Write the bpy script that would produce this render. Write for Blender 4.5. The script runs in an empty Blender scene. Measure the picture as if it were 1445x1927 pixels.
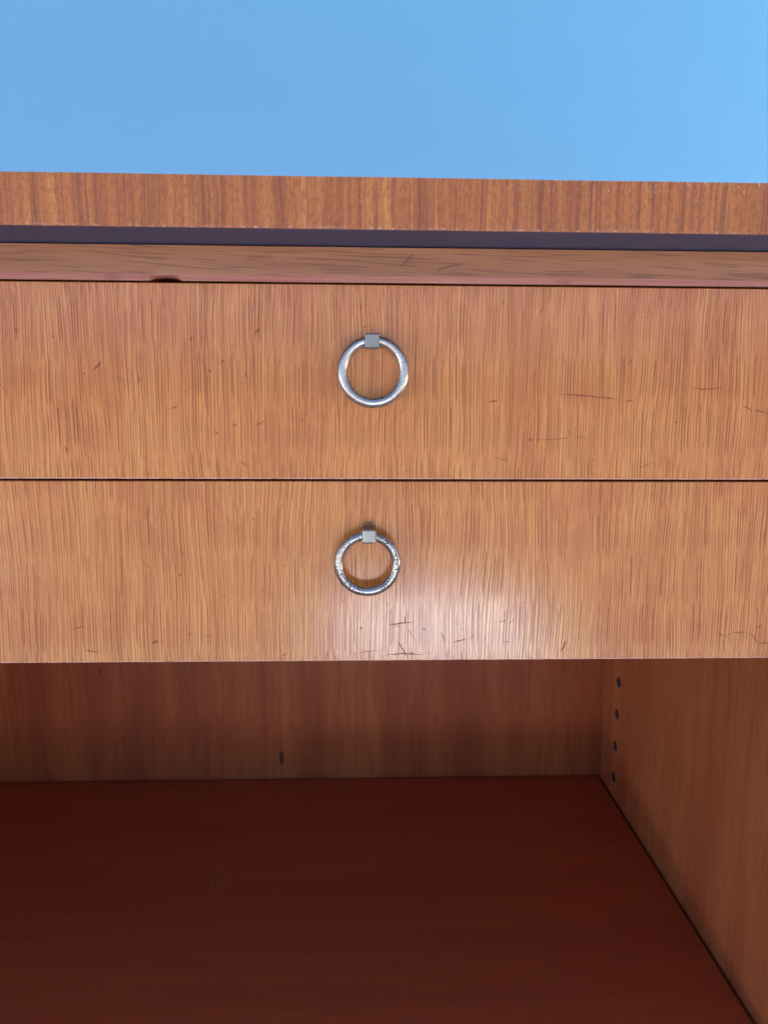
import bpy, bmesh, math, random
from mathutils import Vector, Matrix
R = math.radians
sc = bpy.context.scene
col = sc.collection

# ------------------------------------------------------------------ camera
ZC = 0.70                                   # camera height above the floor
D0 = 0.42                                   # camera to drawer fronts
yaw, pitch, roll = 0.03575, 0.15382, 0.00545
cam_d = bpy.data.cameras.new('camera')
cam = bpy.data.objects.new('camera', cam_d); col.objects.link(cam)
cam_d.sensor_fit = 'VERTICAL'; cam_d.sensor_height = 24.0
cam_d.lens = 24.0 * 1448 / 1927
cam_d.clip_start = 0.01; cam_d.clip_end = 500
F = Vector((math.sin(yaw)*math.cos(pitch), math.cos(yaw)*math.cos(pitch), -math.sin(pitch)))
X0 = Vector((math.cos(yaw), -math.sin(yaw), 0)); U0 = X0.cross(F)
Xc = X0*math.cos(roll) + U0*math.sin(roll); Uc = -X0*math.sin(roll) + U0*math.cos(roll)
m = Matrix.Identity(4)
for i in range(3):
    m[i][0] = Xc[i]; m[i][1] = Uc[i]; m[i][2] = -F[i]
m.translation = (0, -D0, ZC)
cam.matrix_world = m
sc.camera = cam

# ------------------------------------------------------------------ sky, sun, exposure
SUN_EL, SUN_AZ = R(50), R(14)               # sun behind the wall, a little to the right
w = bpy.data.worlds.new('World'); sc.world = w; w.use_nodes = True
nt = w.node_tree; bg = nt.nodes['Background']
sky = nt.nodes.new('ShaderNodeTexSky'); sky.sky_type = 'NISHITA'; sky.sun_disc = False
sky.sun_elevation = SUN_EL; sky.sun_rotation = SUN_AZ
sky.air_density = 0.5; sky.dust_density = 3.0; sky.ozone_density = 1.0
nt.links.new(sky.outputs[0], bg.inputs[0]); bg.inputs[1].default_value = 0.05
sd = bpy.data.lights.new('sun', 'SUN'); sd.energy = 5.0; sd.angle = R(0.5); sd.color = (1, .98, .97)
sun = bpy.data.objects.new('sun', sd); col.objects.link(sun)
to_sun = Vector((math.sin(SUN_AZ)*math.cos(SUN_EL), math.cos(SUN_AZ)*math.cos(SUN_EL), math.sin(SUN_EL)))
sun.rotation_euler = to_sun.to_track_quat('Z', 'Y').to_euler(); sun.location = to_sun*20
vs = sc.view_settings
vs.view_transform = 'Standard'; vs.look = 'None'; vs.gamma = 1; vs.use_curve_mapping = False
vs.exposure = 3.05
sc.cycles.use_denoising = True; sc.cycles.denoising_prefilter = 'ACCURATE'

# ------------------------------------------------------------------ node helpers
class N:
    def __init__(s, name):
        s.mat = bpy.data.materials.new(name); s.mat.use_nodes = True
        s.t = s.mat.node_tree; s.b = s.t.nodes['Principled BSDF']
        s.co = s.t.nodes.new('ShaderNodeTexCoord').outputs['Object']
    def put(s, inp, v):
        if isinstance(v, bpy.types.NodeSocket): s.t.links.new(v, inp)
        elif isinstance(v, (tuple, list)) and inp.type == 'RGBA' and len(v) == 3: inp.default_value = (*v, 1)
        else: inp.default_value = v
    def set(s, key, v): s.put(s.b.inputs[key], v)
    def math(s, op, a, b=0.0, c=0.0, clamp=False):
        n = s.t.nodes.new('ShaderNodeMath'); n.operation = op; n.use_clamp = clamp
        for i, v in enumerate((a, b, c)): s.put(n.inputs[i], v)
        return n.outputs[0]
    def vmath(s, op, a, b=(0, 0, 0)):
        n = s.t.nodes.new('ShaderNodeVectorMath'); n.operation = op
        s.put(n.inputs[0], a); s.put(n.inputs[1], b)
        return n.outputs['Value'] if op in ('DOT_PRODUCT', 'LENGTH') else n.outputs[0]
    def xyz(s, v):
        n = s.t.nodes.new('ShaderNodeSeparateXYZ'); s.put(n.inputs[0], v); return n.outputs
    def comb(s, x, y, z):
        n = s.t.nodes.new('ShaderNodeCombineXYZ')
        for i, v in enumerate((x, y, z)): s.put(n.inputs[i], v)
        return n.outputs[0]
    def noise(s, vec, scale=1.0, detail=2.0, rough=.5, dist=0.0, color=False):
        n = s.t.nodes.new('ShaderNodeTexNoise'); s.put(n.inputs['Vector'], vec)
        n.inputs['Scale'].default_value = scale; n.inputs['Detail'].default_value = detail
        n.inputs['Roughness'].default_value = rough; n.inputs['Distortion'].default_value = dist
        return n.outputs['Color'] if color else n.outputs['Fac']
    def ramp(s, fac, stops):
        n = s.t.nodes.new('ShaderNodeValToRGB'); s.put(n.inputs[0], fac)
        e = n.color_ramp.elements
        while len(e) < len(stops): e.new(0.5)
        for el, (p, c) in zip(e, stops):
            el.position = p; el.color = (*c, 1) if isinstance(c, (tuple, list)) else (c, c, c, 1)
        return n.outputs[0]
    def step(s, v, lo, hi):
        n = s.t.nodes.new('ShaderNodeMapRange'); n.interpolation_type = 'SMOOTHSTEP'
        s.put(n.inputs[0], v); n.inputs[1].default_value = lo; n.inputs[2].default_value = hi
        return n.outputs[0]
    def mix(s, fac, a, b, mode='MIX'):
        n = s.t.nodes.new('ShaderNodeMix'); n.data_type = 'RGBA'; n.blend_type = mode
        s.put(n.inputs[0], fac); s.put(n.inputs[6], a); s.put(n.inputs[7], b)
        return n.outputs[2]
    def bump(s, h, strength, dist):
        n = s.t.nodes.new('ShaderNodeBump'); n.inputs['Strength'].default_value = strength
        n.inputs['Distance'].default_value = dist; s.put(n.inputs['Height'], h)
        s.t.links.new(n.outputs[0], s.b.inputs['Normal'])

def scratch_group():
    g = bpy.data.node_groups.new('scratch', 'ShaderNodeTree')
    it = g.interface
    for nm, tp in (('P', 'NodeSocketVector'), ('A', 'NodeSocketVector'), ('BA', 'NodeSocketVector'),
                   ('Inv', 'NodeSocketFloat'), ('W', 'NodeSocketFloat'), ('S', 'NodeSocketFloat'), ('Prev', 'NodeSocketFloat')):
        it.new_socket(nm, in_out='INPUT', socket_type=tp)
    it.new_socket('Mask', in_out='OUTPUT', socket_type='NodeSocketFloat')
    n = g.nodes; L = g.links.new
    gi = n.new('NodeGroupInput'); go = n.new('NodeGroupOutput')
    def vm(op, a, b=None, s=None):
        k = n.new('ShaderNodeVectorMath'); k.operation = op; L(a, k.inputs[0])
        if b is not None: L(b, k.inputs[1])
        if s is not None: L(s, k.inputs['Scale'])
        return k.outputs['Value'] if op in ('DOT_PRODUCT', 'LENGTH') else k.outputs[0]
    def mm(op, a, b, clamp=False):
        k = n.new('ShaderNodeMath'); k.operation = op; k.use_clamp = clamp
        for i, v in enumerate((a, b)):
            if isinstance(v, float): k.inputs[i].default_value = v
            else: L(v, k.inputs[i])
        return k.outputs[0]
    I = gi.outputs
    pa = vm('SUBTRACT', I['P'], I['A'])
    h = mm('MULTIPLY', vm('DOT_PRODUCT', pa, I['BA']), I['Inv'], True)
    d = vm('LENGTH', vm('SUBTRACT', pa, vm('SCALE', I['BA'], s=h)))
    f = mm('SUBTRACT', 1.0, mm('DIVIDE', d, I['W']), True)
    L(mm('MAXIMUM', I['Prev'], mm('MULTIPLY', f, I['S'])), go.inputs[0])
    return g
SG = scratch_group()
def scratches(N_, p, lst):
    prev = 0.0
    for x0, z0, x1, z1, wd, st in lst:
        k = N_.t.nodes.new('ShaderNodeGroup'); k.node_tree = SG
        N_.put(k.inputs['P'], p)
        k.inputs['A'].default_value = (x0, 0, z0 + ZC); ba = (x1-x0, 0, z1-z0)
        k.inputs['BA'].default_value = ba; k.inputs['Inv'].default_value = 1/max(1e-9, ba[0]**2+ba[2]**2)
        k.inputs['W'].default_value = wd*1.15; k.inputs['S'].default_value = min(1, st*1.3)
        N_.put(k.inputs['Prev'], prev); prev = k.outputs[0]
    return prev

S1 = [(0.1094, -0.0003, 0.1432, -0.003, 0.00044, 0.8), (0.1465, -0.0045, 0.1512, -0.0033, 0.00044, 0.7), (0.1825, 0.0035, 0.2002, 0.0039, 0.00044, 0.7), (0.2113, -0.0059, 0.2184, -0.0087, 0.00041, 0.6), (0.2184, -0.0087, 0.2266, -0.0104, 0.00041, 0.6), (0.0712, -0.0048, 0.0769, -0.0034, 0.00058, 0.8), (0.0957, -0.0249, 0.1192, -0.0234, 0.00035, 0.4), (0.1192, -0.0234, 0.1281, -0.0245, 0.00035, 0.35), (0.0945, -0.0238, 0.0958, -0.0261, 0.00087, 0.6), (0.074, -0.0343, 0.0838, -0.0378, 0.00038, 0.45), (0.1155, -0.0193, 0.1168, -0.0234, 0.00044, 0.5), (0.1556, -0.0403, 0.1643, -0.0367, 0.00038, 0.35), (0.1743, -0.0153, 0.1767, -0.0153, 0.00049, 0.7), (-0.1393, 0.0109, -0.1354, 0.0156, 0.0007, 0.8), (-0.1593, 0.0294, -0.1594, 0.0273, 0.00064, 1), (-0.0887, 0.0264, -0.0867, 0.0292, 0.00058, 0.7), (-0.0725, 0.0152, -0.0705, 0.0169, 0.00064, 0.8), (-0.0788, 0.0118, -0.0774, 0.0101, 0.00058, 0.7), (-0.0542, 0.0294, -0.051, 0.0339, 0.00058, 0.75), (-0.1006, -0.0096, -0.0952, -0.0074, 0.00044, 0.6), (-0.0671, -0.018, -0.0643, -0.0169, 0.00081, 0.6), (-0.0763, -0.0215, -0.0749, -0.022, 0.0007, 0.5), (-0.1162, 0.0096, -0.1156, 0.0041, 0.0007, 0.45), (-0.1565, -0.0289, -0.1554, -0.0337, 0.00058, 0.5), (-0.0633, -0.037, -0.0594, -0.0401, 0.00058, 0.55), (-0.1888, 0.0039, -0.1848, -0.0019, 0.00035, 0.4), (-0.0552, -0.0185, -0.0491, -0.0154, 0.00044, 0.5), (-0.0919, -0.0009, -0.091, 0.0008, 0.00052, 0.6), (-0.1446, 0.01, -0.1441, 0.0083, 0.00067, 0.5), (-0.1786, 0.0323, -0.1782, 0.0298, 0.00058, 0.6), (-0.1296, 0.0087, -0.1192, 0.004, 0.00029, 0.3), (-0.06, 0.0072, -0.0588, 0.0105, 0.00058, 0.5)]
S2 = [(0.0176, -0.1301, 0.0327, -0.1283, 0.00041, 0.9), (0.0269, -0.1246, 0.0273, -0.1299, 0.00044, 0.8), (0.0225, -0.1386, 0.0293, -0.15, 0.00038, 0.9), (0.0549, -0.14, 0.0622, -0.1385, 0.00044, 0.8), (0.0646, -0.1388, 0.0661, -0.1363, 0.00038, 0.6), (0.0475, -0.1337, 0.0498, -0.1409, 0.00038, 0.7), (0.0375, -0.1318, 0.0391, -0.1334, 0.00044, 0.7), (0.0017, -0.1316, 0.0032, -0.1319, 0.00064, 0.8), (-0.0034, -0.1478, 0.0123, -0.1448, 0.00038, 0.6), (0.0147, -0.148, 0.039, -0.1478, 0.00044, 0.7), (-0.0173, -0.149, -0.0161, -0.1449, 0.00038, 0.6), (0.1169, -0.1468, 0.1196, -0.1395, 0.00052, 0.9), (0.0796, -0.1283, 0.0856, -0.1277, 0.00035, 0.4), (0.0723, -0.1398, 0.0734, -0.1376, 0.00038, 0.5), (-0.0425, -0.1479, -0.038, -0.1457, 0.00038, 0.5), (0.0282, -0.1305, 0.0343, -0.1405, 0.00029, 0.4), (-0.1586, -0.1319, -0.1515, -0.1295, 0.00044, 0.6), (-0.1528, -0.1431, -0.1446, -0.1447, 0.00058, 0.6), (-0.1149, -0.1399, -0.1113, -0.1381, 0.0007, 0.9), (-0.0988, -0.1014, -0.097, -0.0999, 0.0007, 0.7), (-0.1183, -0.0929, -0.1143, -0.0965, 0.00035, 0.5), (-0.0943, -0.1341, -0.0928, -0.1345, 0.00058, 0.6), (-0.0855, -0.1357, -0.081, -0.1352, 0.00035, 0.4), (-0.0571, -0.07, -0.0565, -0.0686, 0.00058, 0.6), (0.2152, -0.1353, 0.2255, -0.135, 0.00032, 0.8), (0.2255, -0.135, 0.231, -0.1418, 0.00032, 0.8), (0.231, -0.1418, 0.2376, -0.1421, 0.00032, 0.8), (0.2074, -0.1353, 0.2114, -0.1385, 0.00035, 0.6), (0.2114, -0.1385, 0.2152, -0.1353, 0.00029, 0.4), (0.2102, -0.1391, 0.2124, -0.148, 0.00035, 0.5)]

# ------------------------------------------------------------------ materials
def drawer_wood(name, seed, zlow):
    n = N(name); x, y, z = n.xyz(n.co)
    # slow wander of the grain, so pore lines lean and converge in places
    wob = n.noise(n.comb(n.math('MULTIPLY', x, 17), n.math('ADD', n.math('MULTIPLY', y, 17), seed), n.math('MULTIPLY', z, 9)), 1, 1.5, .5)
    wob2 = n.noise(n.comb(n.math('MULTIPLY', x, 70), seed+3.3, n.math('MULTIPLY', z, 26)), 1, 1, .5)
    xx = n.math('ADD', x, n.math('MULTIPLY', n.math('SUBTRACT', wob, .5), .010))
    xx = n.math('ADD', xx, n.math('MULTIPLY', n.math('SUBTRACT', wob2, .5), .0010))
    yy = n.math('ADD', n.math('MULTIPLY', y, 60), seed)
    def streak(fx, fz, det=1.5, rough=.55):
        return n.noise(n.comb(n.math('MULTIPLY', xx, fx), yy, n.math('MULTIPLY', z, fz)), 1, det, rough)
    def pores(fx, fz, wd, off):                         # open pores: short slits, one to a stretched cell
        p = n.comb(n.math('ADD', n.math('MULTIPLY', xx, fx), off+seed), n.math('MULTIPLY', z, fz), 0)
        v = n.t.nodes.new('ShaderNodeTexVoronoi'); v.voronoi_dimensions = '2D'; v.feature = 'F1'
        n.put(v.inputs['Vector'], p); v.inputs['Scale'].default_value = 1; v.inputs['Randomness'].default_value = .62
        d = n.xyz(n.vmath('SUBTRACT', p, v.outputs['Position']))
        rnd = n.xyz(v.outputs['Color'])
        dx = n.math('ABSOLUTE', d[0]); dz = n.math('ABSOLUTE', d[1])
        across = n.math('SUBTRACT', 1, n.step(n.math('DIVIDE', dx, n.math('ADD', wd*.6, n.math('MULTIPLY', rnd[0], wd*.8))), .45, 1.15))
        along = n.math('SUBTRACT', 1, n.step(dz, .30, .62))
        return n.math('MULTIPLY', n.math('MULTIPLY', across, along), n.math('ADD', .45, n.math('MULTIPLY', rnd[1], .55)))
    p1 = pores(640, 36, .23, 0); p2 = pores(930, 70, .20, 17.7); p3 = pores(560, 15, .15, 41.1)
    dens = n.step(streak(46, 9, 1), .30, .66)          # where pores crowd together
    band = streak(105, 5, 2)
    blot = n.noise(n.comb(n.math('MULTIPLY', x, 26), seed+9.1, n.math('MULTIPLY', z, 17)), 1, 3, .6)
    base = n.ramp(band, [(.28, (.57, .185, .030)), (.5, (.66, .242, .044)), (.72, (.73, .300, .066))])
    base = n.mix(n.math('MULTIPLY', n.step(blot, .42, .72), .6), base, (.52, .125, .022))
    fib = streak(2300, 210, 2, .6)
    base = n.mix(n.math('MULTIPLY', n.step(fib, .35, .75), .25), base, (.78, .32, .09))
    pore = n.math('MAXIMUM', n.math('MULTIPLY', p1, n.math('ADD', .75, n.math('MULTIPLY', dens, .25))), n.math('MAXIMUM', n.math('MULTIPLY', p2, .52), n.math('MULTIPLY', p3, .85)))
    c = n.mix(n.math('MULTIPLY', pore, .80), base, (.20, .034, .011))
    hgt = n.math('SUBTRACT', 1, pore)
    worn_lit = n.math('MULTIPLY', n.math('SUBTRACT', 1, n.step(z, zlow+.0003, zlow+.0009)), n.step(n.noise(n.comb(n.math('MULTIPLY', x, 120), seed, 0), 1, 3, .6), .30, .52))  # pale lower line: the bevel's lit highlight put into the colour
    c = n.mix(n.math('MULTIPLY', worn_lit, .7), c, (.80, .50, .42))
    n.set('Base Color', c)
    n.set('Roughness', n.math('ADD', n.math('MULTIPLY', pore, .18), n.math('ADD', .20, n.math('MULTIPLY', blot, .10))))
    n.set('IOR', 1.5); n.set('Coat Weight', n.math('SUBTRACT', 1, n.math('MULTIPLY', pore, .6))); n.set('Specular IOR Level', .2); n.set('Coat IOR', 1.7); n.set('Coat Roughness', .15)
    n.bump(hgt, .07, .00025); n.t.links.new(n.b.inputs['Normal'].links[0].from_socket, n.b.inputs['Coat Normal'])
    n.bump(hgt, .25, .00025)
    return n.mat

TZ0 = .07572 + ZC
def edge_veneer():
    n = N('stained_edge_veneer'); x, y, z = n.xyz(n.co)
    wob = n.noise(n.comb(n.math('MULTIPLY', x, 40), 0, n.math('MULTIPLY', z, 30)), 1, 2, .5)
    xx = n.math('ADD', x, n.math('MULTIPLY', n.math('SUBTRACT', wob, .5), .0035))
    def s(fx, fz, off=0.0, det=2): return n.noise(n.comb(n.math('MULTIPLY', xx, fx), off, n.math('MULTIPLY', z, fz)), 1, det, .55)
    c = n.ramp(n.math('ADD', n.math('MULTIPLY', s(85, 3, 4.2, 3), .42), n.math('MULTIPLY', s(330, 6, 2.2, 3), .58)), [(.34, (.33, .098, .033)), (.46, (.44, .144, .041)), (.55, (.52, .185, .049)), (.67, (.64, .26, .068))])
    lines = n.step(s(900, 9, 1.7, 1), .50, .70)
    c = n.mix(n.math('MULTIPLY', lines, .5), c, (.13, .036, .022))
    fine = s(900, 300, 8.8, 2)
    c = n.mix(n.math('MULTIPLY', n.step(fine, .40, .72), .5), c, (.20, .062, .030))
    cross = n.noise(n.comb(n.math('MULTIPLY', x, 60), 2.2, n.math('MULTIPLY', z, 900)), 1, 2, .5)
    c = n.mix(n.math('MULTIPLY', n.step(cross, .55, .75), .22), c, (.16, .06, .03))
    worn_lit = n.step(n.noise(n.comb(n.math('MULTIPLY', x, 22), 6, n.math('MULTIPLY', z, 26)), 1, 2, .5), .48, .72)
    fle = n.step(n.noise(n.comb(n.math('MULTIPLY', x, 800), 5, n.math('MULTIPLY', z, 280)), 1, 1, .5), .64, .74)
    right = n.step(x, -.06, .16)
    fl = n.math('MULTIPLY', n.math('MULTIPLY', fle, n.math('MAXIMUM', worn_lit, n.math('MULTIPLY', right, n.step(z, TZ0+.010, TZ0+.022)))), n.math('ADD', .20, n.math('MULTIPLY', right, .45)))
    c = n.mix(fl, c, (.68, .58, .52))
    arris = n.math('MULTIPLY', n.math('SUBTRACT', 1, n.step(z, TZ0+.0004, TZ0+.0016)),
                   n.step(n.noise(n.comb(n.math('MULTIPLY', x, 330), 1, n.math('MULTIPLY', z, 500)), 1, 3, .6), .50, .66))
    c = n.mix(n.math('MULTIPLY', arris, .55), c, (.60, .52, .50))
    n.set('Base Color', c); n.set('Roughness', n.math('ADD', .30, n.math('MULTIPLY', fine, .2)))
    n.bump(n.math('ADD', n.math('SUBTRACT', n.math('MULTIPLY', fine, .6), lines), fl), .35, .0003)
    return n.mat

def rail_wood():
    n = N('faded_rail_wood'); x, y, z = n.xyz(n.co)
    wob = n.noise(n.comb(n.math('MULTIPLY', x, 9), 0, n.math('MULTIPLY', z, 30)), 1, 2, .5)
    zz = n.math('ADD', z, n.math('ADD', n.math('MULTIPLY', n.math('SUBTRACT', wob, .5), .006), n.math('MULTIPLY', x, .03)))
    def s(fx, fz, off=0.0, det=2): return n.noise(n.comb(n.math('MULTIPLY', x, fx), n.math('ADD', off, n.math('MULTIPLY', y, 90)), n.math('MULTIPLY', zz, fz)), 1, det, .55)
    c = n.ramp(s(7, 130, 3.1, 3), [(.30, (.31, .130, .064)), (.5, (.37, .168, .085)), (.7, (.43, .21, .112))])
    por = n.step(s(32, 1100, 1.3, 1), .52, .66)
    c = n.mix(n.math('MULTIPLY', por, .52), c, (.13, .050, .045))
    bl = n.step(n.noise(n.comb(n.math('MULTIPLY', x, 30), 7, n.math('MULTIPLY', z, 90)), 1, 3, .6), .55, .75)
    c = n.mix(n.math('MULTIPLY', bl, .28), c, (.26, .08, .065))
    ms = scratches(n, n.vmath('MULTIPLY', n.co, (1, 0, 1)),
        [(.0235, .0660, .0290, .0715, .0005, .5), (.0270, .0672, .0283, .0700, .0009, .25), (.0428, .0640, .0500, .0665, .0005, .6), (.049, .066, .055, .0668, .0005, .5)])
    c = n.mix(ms, c, (.07, .03, .04))
    n.set('Base Color', c); n.set('Roughness', .38); n.bump(por, -.25, .0003)
    return n.mat

def rail_edge_wood():
    n = N('lit_pink_rail_edge'); x, y, z = n.xyz(n.co)
    s = n.noise(n.comb(n.math('MULTIPLY', x, 14), 3, n.math('MULTIPLY', z, 900)), 1, 3, .6)
    c = n.ramp(s, [(.3, (.35, .130, .095)), (.6, (.46, .195, .15)), (.8, (.54, .28, .22))])  # paler and pinker than the rail: light from below put into the colour
    dk = n.step(n.noise(n.comb(n.math('MULTIPLY', x, 26), 1, n.math('MULTIPLY', z, 60)), 1, 2, .5), .62, .74)
    c = n.mix(n.math('MULTIPLY', dk, .6), c, (.20, .07, .06))
    n.set('Base Color', c); n.set('Roughness', .4)
    return n.mat

def inner_wood(name, axis, light, mid, dark, pore, rough, fx=150, marks=None, k1=.42, k2=.28):
    """axis: the index that runs across the grain"""
    n = N(name); v = list(n.xyz(n.co))
    a = v[axis]; l = v[{'x': 2, 'y': 2, 's': 0}[{0: 'x', 1: 'y'}[axis]]] if name != 'shelf_wood' else v[0]
    wob = n.noise(n.comb(n.math('MULTIPLY', a, 25), 0, n.math('MULTIPLY', l, 9)), 1, 2, .5)
    aa = n.math('ADD', a, n.math('MULTIPLY', n.math('SUBTRACT', wob, .5), .010))
    def s(fa, fl, off=0.0, det=2): return n.noise(n.comb(n.math('MULTIPLY', aa, fa), off, n.math('MULTIPLY', l, fl)), 1, det, .55)
    c = n.ramp(s(fx*.30, 3, 1.5, 3), [(.30, dark), (.5, mid), (.70, light)])
    st = n.step(s(fx*1.9, 14, 4.4, 2), .50, .70)
    c = n.mix(n.math('MULTIPLY', st, k1), c, pore)
    st2 = n.step(s(fx*5, 45, 7.4, 1), .52, .70)
    c = n.mix(n.math('MULTIPLY', st2, k2), c, pore)
    if marks:
        ms = scratches(n, n.vmath('MULTIPLY', n.co, (1, 0, 1)), marks)
        c = n.mix(ms, c, (.03, .008, .006))
    n.set('Base Color', c); n.set('Roughness', n.math('ADD', rough, n.math('MULTIPLY', s(fx*.3, 8, 9, 2), .15)))
    n.set('Specular IOR Level', .35)
    n.bump(st, -.15, .0002)
    return n.mat

def painted(name, colr, rough, var=.06, scale=6, ior=1.5):
    n = N(name)
    v = n.noise(n.co, scale, 4, .6)
    c = n.mix(n.math('MULTIPLY', n.math('SUBTRACT', v, .3, clamp=True), var*3), colr, tuple(k*.8 for k in colr))
    n.set('Base Color', c); n.set('Roughness', rough); n.set('IOR', ior)
    n.bump(n.noise(n.co, 420, 3, .6), .04, .0004)
    return n.mat

def nickel(name, thr, tint, r0=.27):
    n = N(name)
    f = n.noise(n.co, 1500, 2, .6)
    area = n.noise(n.co, 75, 2, .5)
    pit = n.step(n.math('ADD', f, n.math('MULTIPLY', area, .45)), thr, thr+.05)
    tar = n.step(n.noise(n.co, 160, 3, .6), .42, .70)
    c = n.mix(n.math('MULTIPLY', tar, .35), tint, (.33, .29, .24))
    c = n.mix(pit, c, (.035, .028, .022))
    n.set('Base Color', c); n.set('Metallic', n.math('SUBTRACT', 1, n.math('MULTIPLY', pit, .8)))
    n.set('Roughness', n.math('ADD', n.math('ADD', r0, n.math('MULTIPLY', tar, .05)), n.math('MULTIPLY', pit, .4)))
    n.bump(pit, -.5, .0002)
    return n.mat

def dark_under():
    n = N('stained_underside_shade_tint'); x, y, z = n.xyz(n.co)
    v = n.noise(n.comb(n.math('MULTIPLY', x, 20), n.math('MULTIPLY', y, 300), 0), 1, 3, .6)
    c = n.ramp(v, [(.3, (.040, .055, .128)), (.7, (.056, .074, .16))])  # dark stain, with the blue of skylit shade put into its colour
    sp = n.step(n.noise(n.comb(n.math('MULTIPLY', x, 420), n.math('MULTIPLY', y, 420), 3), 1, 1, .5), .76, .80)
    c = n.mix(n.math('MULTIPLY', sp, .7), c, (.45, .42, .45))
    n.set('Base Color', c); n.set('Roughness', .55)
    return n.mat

def gouge(name, colr):
    n = N(name)
    at = n.t.nodes.new('ShaderNodeAttribute'); at.attribute_name = 'depth'
    k = n.noise(n.co, 1300, 2, .6)
    n.set('Base Color', colr); n.set('Roughness', .5)
    n.set('Alpha', n.math('MULTIPLY', at.outputs['Fac'], n.math('ADD', .35, n.math('MULTIPLY', k, 1.3)), clamp=True))
    return n.mat

M = {}
M['gouge'] = gouge('gouged_dark_grain', (.36, .070, .032)); M['scuff'] = gouge('pale_scuff', (.60, .22, .12))
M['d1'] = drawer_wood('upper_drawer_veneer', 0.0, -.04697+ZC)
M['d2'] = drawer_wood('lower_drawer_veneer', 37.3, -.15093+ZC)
M['edge'] = edge_veneer(); M['rail'] = rail_wood(); M['railedge'] = rail_edge_wood()
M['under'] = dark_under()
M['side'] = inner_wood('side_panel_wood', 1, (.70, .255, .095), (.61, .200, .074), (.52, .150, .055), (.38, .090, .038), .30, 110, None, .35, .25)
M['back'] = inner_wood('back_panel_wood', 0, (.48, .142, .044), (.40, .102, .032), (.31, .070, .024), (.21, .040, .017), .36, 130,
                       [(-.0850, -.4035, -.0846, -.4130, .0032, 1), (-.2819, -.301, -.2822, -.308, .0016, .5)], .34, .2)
M['shelf'] = inner_wood('shelf_wood', 1, (.50, .098, .036), (.47, .088, .032), (.44, .078, .029), (.36, .058, .024), .26, 120, None, .26, .2)
M['case'] = inner_wood('case_wood', 0, (.34, .125, .055), (.27, .09, .04), (.2, .06, .03), (.11, .03, .016), .35, 120)
M['dark'] = painted('dark_interior_wood', (.05, .022, .014), .6)
M['wall'] = painted('pale_blue_gloss_paint', (.140, .450, .70), .16, .02, 3, 2.5)
M['trim'] = painted('white_trim_paint', (.75, .76, .78), .4)
M['patio'] = painted('grey_concrete', (.40, .40, .40), .8, .10, 1.3)
M['bounce_path'] = painted('blue_grey_bounce_slab', (.80, .87, .96), .8, .05, 2); M['bounce_paving'] = painted('white_bounce_paving', (.88, .87, .86), .8, .06, 2)  # pale colours for the added sheets that bounce sunlight
M['yard'] = painted('brown_gravel', (.13, .095, .075), .9, .1, 9)
M['ring1'] = nickel('polished_nickel', .865, (.60, .59, .55))
M['ring2'] = nickel('pitted_nickel', .765, (.53, .53, .51))
M['knob'] = nickel('brushed_nickel', .93, (.27, .30, .30), .36)
M['hole'] = painted('hole_liner_metal', (.03, .035, .045), .4)

# ------------------------------------------------------------------ mesh helpers
def link(name, bm, mat, parent=None, smooth=False):
    me = bpy.data.meshes.new(name); bm.normal_update(); bm.to_mesh(me); bm.free()
    mats = mat if isinstance(mat, (list, tuple)) else [mat]
    for k in mats: me.materials.append(k)
    if smooth:
        for p in me.polygons: p.use_smooth = True
    o = bpy.data.objects.new(name, me); col.objects.link(o)
    if parent: o.parent = parent
    return o
def box_bm(x0, x1, y0, y1, z0, z1, bev=0.0, seg=2, bm=None):
    b = bmesh.new()
    bmesh.ops.create_cube(b, size=1)
    for v in b.verts:
        v.co = (x0 if v.co.x < 0 else x1, y0 if v.co.y < 0 else y1, z0 if v.co.z < 0 else z1)
    if bev: bmesh.ops.bevel(b, geom=b.edges[:], offset=bev, segments=seg, affect='EDGES', profile=.5)
    return b
def tag(o, label=None, cat=None, group=None, kind=None):
    if label: o['label'] = label
    if cat: o['category'] = cat
    if group: o['group'] = group
    if kind: o['kind'] = kind
    return o
def z(v): return v + ZC

# ------------------------------------------------------------------ floor and wall
def sheet(name, x0, x1, y0, y1, zz, mat):
    b = bmesh.new()
    b.faces.new([b.verts.new(p) for p in ((x0, y0, zz), (x1, y0, zz), (x1, y1, zz), (x0, y1, zz))])
    return tag(link(name, b, mat), kind='structure')
sheet('gravel_yard', -60, 60, -60, 60, -.004, M['yard'])
sheet('patio', -6, 6, -1.5, 4.0, 0, M['patio'])
sheet('bounce_paving', 1.2, 6, -1.0, 1.9, .004, M['bounce_paving'])  # added out of view to bounce sun onto the wall's right side
sheet('bounce_path', -.06, .54, -2.25, -1.504, 0, M['bounce_path'])  # added unseen slab, shaped so its sunlit reflection makes the lower drawer's sheen
sheet('bounce_terrace', -6, -1.5, -2.6, -1.504, 0, M['bounce_paving'])  # added out of view to bounce warm light onto drawers and compartment

WY, WT, WH = 2.00, 0.20, 4.17              # garden wall: face, thickness, height (its shade covers the cabinet front)
def wall_bm(): return box_bm(-8, 3.05, WY, WY+WT, -.05, WH, .004)  # unseen right end cut short so sun reaches the ground beside it
wall = link('wall', wall_bm(), M['wall'])
tag(wall, 'smooth pale blue painted wall rising behind the wooden cabinet top', 'wall')

# ------------------------------------------------------------------ cabinet
XL, XR = -0.66, 0.2789                       # inner faces of the two sides
ZB = z(-0.4327)                              # shelf surface
DEP = 0.40                                   # inside depth
cab = bpy.data.objects.new('cabinet', None); col.objects.link(cab)
tag(cab, 'old reddish brown wooden cabinet with two drawers above an open compartment', 'cabinet')

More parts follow.
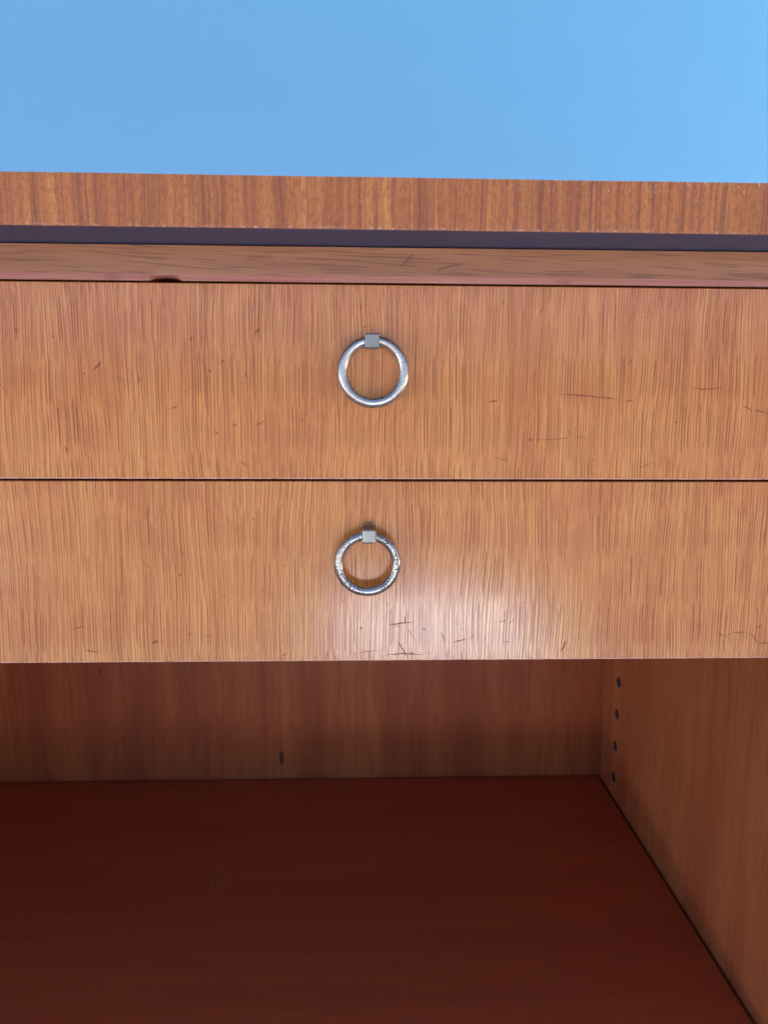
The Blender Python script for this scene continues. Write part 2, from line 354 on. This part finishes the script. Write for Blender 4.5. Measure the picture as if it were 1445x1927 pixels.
# top board with dark underside, veneered front edge with a slightly chipped lower arris
TZ0, TZ1, TO = z(.07572), z(.09942), .04215
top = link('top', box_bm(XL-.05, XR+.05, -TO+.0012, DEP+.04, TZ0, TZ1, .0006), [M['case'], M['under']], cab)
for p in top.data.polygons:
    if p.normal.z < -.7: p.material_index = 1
rnd = random.Random(4)
def edge_strip():
    b = bmesh.new(); n = 1400; x0, x1 = XL-.05, XR+.05; rows = []
    r2 = random.Random(11); jag = 0
    for i in range(n+1):
        xx = x0+(x1-x0)*i/n
        jag = jag*.72 + r2.gauss(0, .00007)
        j = abs(jag) + (r2.random() < .03)*r2.uniform(.0002, .0007)
        t = .00018*math.sin(xx*41)+.0001*math.sin(xx*97+1)
        prof = [(-TO+.0012, TZ0+.0004+j), (-TO+.0002, TZ0+.0001+j), (-TO, TZ0+.0006+j), (-TO, TZ1-.0007), (-TO+.0005, TZ1-.0001+t*.2), (-TO+.0012, TZ1+.00005)]
        rows.append([b.verts.new((xx, yy, zz)) for yy, zz in prof])
    for i in range(n):
        for k in range(5): b.faces.new([rows[i][k], rows[i+1][k], rows[i+1][k+1], rows[i][k+1]])
    bmesh.ops.recalc_face_normals(b, faces=b.faces[:])
    return b
link('edge_veneer', edge_strip(), M['edge'], top)

# rail under the top, with a chamfer coloured as lit from below, and a nick
RY = -.0012
RZ0, RZ1, RZ2 = z(.05733), z(.06062), z(.07500)
def rail_bm():
    b = bmesh.new(); n = 900; rows = []; r2 = random.Random(3)
    for i in range(n+1):
        xx = XL+.0005+(XR-XL-.001)*i/n
        wv = .00018*math.sin(xx*23)+.00012*math.sin(xx*71+2)
        zb = RZ0 + .00004*math.sin(xx*60)
        yb = 0
        u = (xx+.1000)/.0082
        if abs(u) < 1:
            k = (1-u*u)**.75; zb += .0019*k; yb = .003*k
        prof = [(.020, RZ2), (RY, RZ2), (RY, RZ1+wv), (RY+.0004, RZ1-.0007+wv), (RY+.0016+yb, zb), (.020, zb)]
        rows.append([b.verts.new((xx, yy, zz)) for yy, zz in prof])
    for i in range(n):
        for k in range(6):
            f = b.faces.new([rows[i][k], rows[i+1][k], rows[i+1][(k+1) % 6], rows[i][(k+1) % 6]])
            f.material_index = 1 if k in (2, 3) else (2 if k == 4 else 0)
    b.faces.new(rows[0][::-1]); b.faces.new(rows[-1])
    bmesh.ops.recalc_face_normals(b, faces=b.faces[:])
    return b
link('rail', rail_bm(), [M['rail'], M['railedge'], M['case']], cab)

# case
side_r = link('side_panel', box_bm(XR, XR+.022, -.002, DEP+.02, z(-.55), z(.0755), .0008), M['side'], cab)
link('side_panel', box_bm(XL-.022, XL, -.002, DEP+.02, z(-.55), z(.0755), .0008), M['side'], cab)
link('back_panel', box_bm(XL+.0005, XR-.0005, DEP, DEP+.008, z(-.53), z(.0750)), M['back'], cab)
link('shade_divider', box_bm(-.452, -.434, .010, DEP-.001, ZB+.0005, z(-.166), .0006), M['side'], cab)  # unseen partition, added to darken the compartment's back left
shelf = link('shelf', box_bm(XL+.003, XR-.0032, .002, DEP-.0028, ZB-.018, ZB, .0010), M['shelf'], cab)
link('bottom_panel', box_bm(XL+.0006, XR-.0006, .004, DEP-.001, z(-.532), z(-.516), .0006), M['dark'], cab)
link('plinth', box_bm(XL+.001, XR-.001, .012, .030, z(-.5155), ZB-.0185), M['case'], cab)
for lx in (XL-.012, XR-.028):
    for ly in (.03, DEP-.03):
        bb = bmesh.new()
        bmesh.ops.create_cone(bb, cap_ends=True, segments=20, radius1=.014, radius2=.020, depth=z(-.5505), matrix=Matrix.Translation((lx+.02, ly, z(-.5505)/2)))
        link('leg', bb, M['case'], cab)

# shelf peg holes drilled in the right side
me = side_r.data; bmh = bmesh.new()
HZ = [z(-.3037-.0360*k) for k in range(4)]; HY = .3535; HR = .0050
for zz in HZ:
    bmesh.ops.create_cone(bmh, cap_ends=True, segments=24, radius1=HR, radius2=HR, depth=.024,
                          matrix=Matrix.Translation((XR, HY, zz)) @ Matrix.Rotation(R(90), 4, 'Y'))
cut = link('cutter', bmh, M['hole'])
md = side_r.modifiers.new('holes', 'BOOLEAN'); md.operation = 'DIFFERENCE'; md.object = cut; md.solver = 'EXACT'
dg = bpy.context.evaluated_depsgraph_get()
new = bpy.data.meshes.new_from_object(side_r.evaluated_get(dg))
side_r.modifiers.clear(); side_r.data = new; new.name = 'side_panel'
new.materials.clear(); new.materials.append(M['side'])
for p in new.polygons: p.material_index = 0
bpy.data.objects.remove(cut)
def liner_bm():
    b = bmesh.new(); s = 24; r = []
    for (xx, rr) in ((-.0004, HR+.0005), (-.0004, HR-.0006), (.0095, HR-.0006)):
        r.append([b.verts.new((xx, rr*math.cos(2*math.pi*i/s), rr*math.sin(2*math.pi*i/s))) for i in range(s)])
    o_ = [b.verts.new((.0002, (HR+.0007)*math.cos(2*math.pi*i/s), (HR+.0007)*math.sin(2*math.pi*i/s))) for i in range(s)]
    r.insert(0, o_)
    for k in range(3):
        for i in range(s): b.faces.new([r[k][i], r[k][(i+1) % s], r[k+1][(i+1) % s], r[k+1][i]])
    b.faces.new(r[3])
    bmesh.ops.recalc_face_normals(b, faces=b.faces[:])
    return b
ln = link('peg_hole', liner_bm(), M['hole'], side_r, True); ln.location = (XR, HY, HZ[0])
for zz in HZ[1:]:
    c = ln.copy(); col.objects.link(c); c.location = (XR, HY, zz)

# drawers
def torus_bm(Rm, r, sq=1.0):
    b = bmesh.new(); A, B = 96, 24; V = []
    for i in range(A):
        a = 2*math.pi*i/A
        V.append([b.verts.new(((Rm+r*math.cos(t))*math.cos(a), r*math.sin(t), (Rm+r*math.cos(t))*math.sin(a)*sq))
                  for t in (2*math.pi*k/B for k in range(B))])
    for i in range(A):
        for k in range(B):
            b.faces.new([V[i][k], V[(i+1) % A][k], V[(i+1) % A][(k+1) % B], V[i][(k+1) % B]])
    bmesh.ops.recalc_face_normals(b, faces=b.faces[:])
    return b
def knob_bm():
    s = .0038
    b = box_bm(-s, s, -.0070, .0070, -s, s, .0008, 2)
    return b
def make_drawer(za, zb, mat, ringspec, label):
    x0, x1 = XL+.0012, XR-.0012
    d = link('drawer', box_bm(x0, x1, 0, .018, za, zb, .0005, 2), mat, cab)
    d['label'] = label
    link('drawer_box', box_bm(x0+.012, x1-.012, .0182, DEP-.03, za+.006, zb-.010), M['dark'], d)
    (rx, rz, outer, rod, rmat, kx, kz, tilt) = ringspec
    rg = link('ring', torus_bm(outer-rod, rod), rmat, d, True)
    rg.location = (rx, -.0085, rz); rg.rotation_euler = (tilt, 0, 0)
    kn = link('knob', knob_bm(), M['knob'], d); kn.location = (kx, -.0068, kz)
    mid = (XL+XR)/2                                        # matching pull near the other end
    for o in (rg, kn):
        c = o.copy(); col.objects.link(c); c.location.x = 2*mid-o.location.x
    return d, rg, kn
def scratch_strips(marks, parent, seed, mat=None):
    b = bmesh.new(); r = random.Random(seed); lay = b.verts.layers.float.new('depth')
    for i, (x0, z0, x1, z1, wd, st) in enumerate(marks):
        p, q = Vector((x0, 0, z0+ZC)), Vector((x1, 0, z1+ZC)); t = (q-p); L = t.length; t /= L
        nn = Vector((-t.z, 0, t.x)); k = max(5, int(L/.0012)); prev = None; wob = 0; bow = r.uniform(-.05, .05)*L
        for j in range(k+1):
            u = j/k; wob = wob*.7+r.gauss(0, .00006)
            c = p+t*(L*u)+nn*(wob+bow*4*u*(1-u)); c.y = -.00003-.000002*i
            env = min(1, 4*u*(1-u)+.15)
            hw = wd*1.35*env*r.uniform(.7, 1.2); s_ = min(1, st*1.15)*r.uniform(.65, 1)*min(1, env+.3)
            row = []
            for side, dp in ((-1, 0), (0, s_), (1, 0)):
                v = b.verts.new(c+nn*hw*side); v[lay] = dp; row.append(v)
            if prev:
                for a in (0, 1): b.faces.new([prev[a], row[a], row[a+1], prev[a+1]])
            prev = row
    o = link('scratches', b, mat or M['gouge'], parent); o['kind'] = 'stuff'
    return o
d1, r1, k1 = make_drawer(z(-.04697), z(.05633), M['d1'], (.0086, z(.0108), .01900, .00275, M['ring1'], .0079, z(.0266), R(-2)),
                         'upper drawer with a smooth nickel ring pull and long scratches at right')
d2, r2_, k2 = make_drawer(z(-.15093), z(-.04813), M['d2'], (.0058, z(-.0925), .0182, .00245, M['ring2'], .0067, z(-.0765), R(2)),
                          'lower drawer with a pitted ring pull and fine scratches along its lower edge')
def ticks(n, z0, z1, seed):                    # faint small knocks, thicker round the pulls and along the lower edges
    r = random.Random(seed); out = []
    for i in range(n):
        x = r.gauss(.01, .05) if i % 3 == 0 else r.uniform(-.22, .25)
        zz = z0+(z1-z0)*(r.random()**1.5 if i % 2 else r.random()); a = r.gauss(.3, .9); L = r.uniform(.0008, .0045)
        zz2 = min(z1, max(z0, zz+L*math.sin(a)))
        out.append((x, zz, x+L*math.cos(a), zz2, r.uniform(.0003, .0006), r.uniform(.15, .45)))
    return out
scratch_strips(S1+ticks(46, -.045, .052, 21), d1, 5); scratch_strips(S2+ticks(46, -.149, -.052, 22), d2, 6)
sh = scratch_strips([(-.1288, .2575, -.1253, .1706, .0022, .40), (-.2953, .1688, -.2924, .182, .0006, .3),
                     (.172, .0285, .176, .0265, .0006, .4), (.178, .0190, .184, .0165, .0006, .4), (.02, .06, .05, .055, .0006, .15)], shelf, 8, M['scuff'])
for v in sh.data.vertices: v.co = (v.co.x, v.co.z-ZC, ZB-v.co.y)
def prong_bm():
    b = box_bm(-.0009, .0009, -.0022, .0004, -.0003, .0003)
    for v in b.verts:
        if v.co.y < -.001: v.co.x *= .35; v.co.z += .0009
    return b
pr = link('bent_prong', prong_bm(), M['knob'], d2); pr.location = (.0050, -.0002, z(-.0716)); pr.rotation_euler = (0, R(-20), 0)
c = pr.copy(); col.objects.link(c); c.location.x = .0073; c.rotation_euler = (0, R(25), 0)
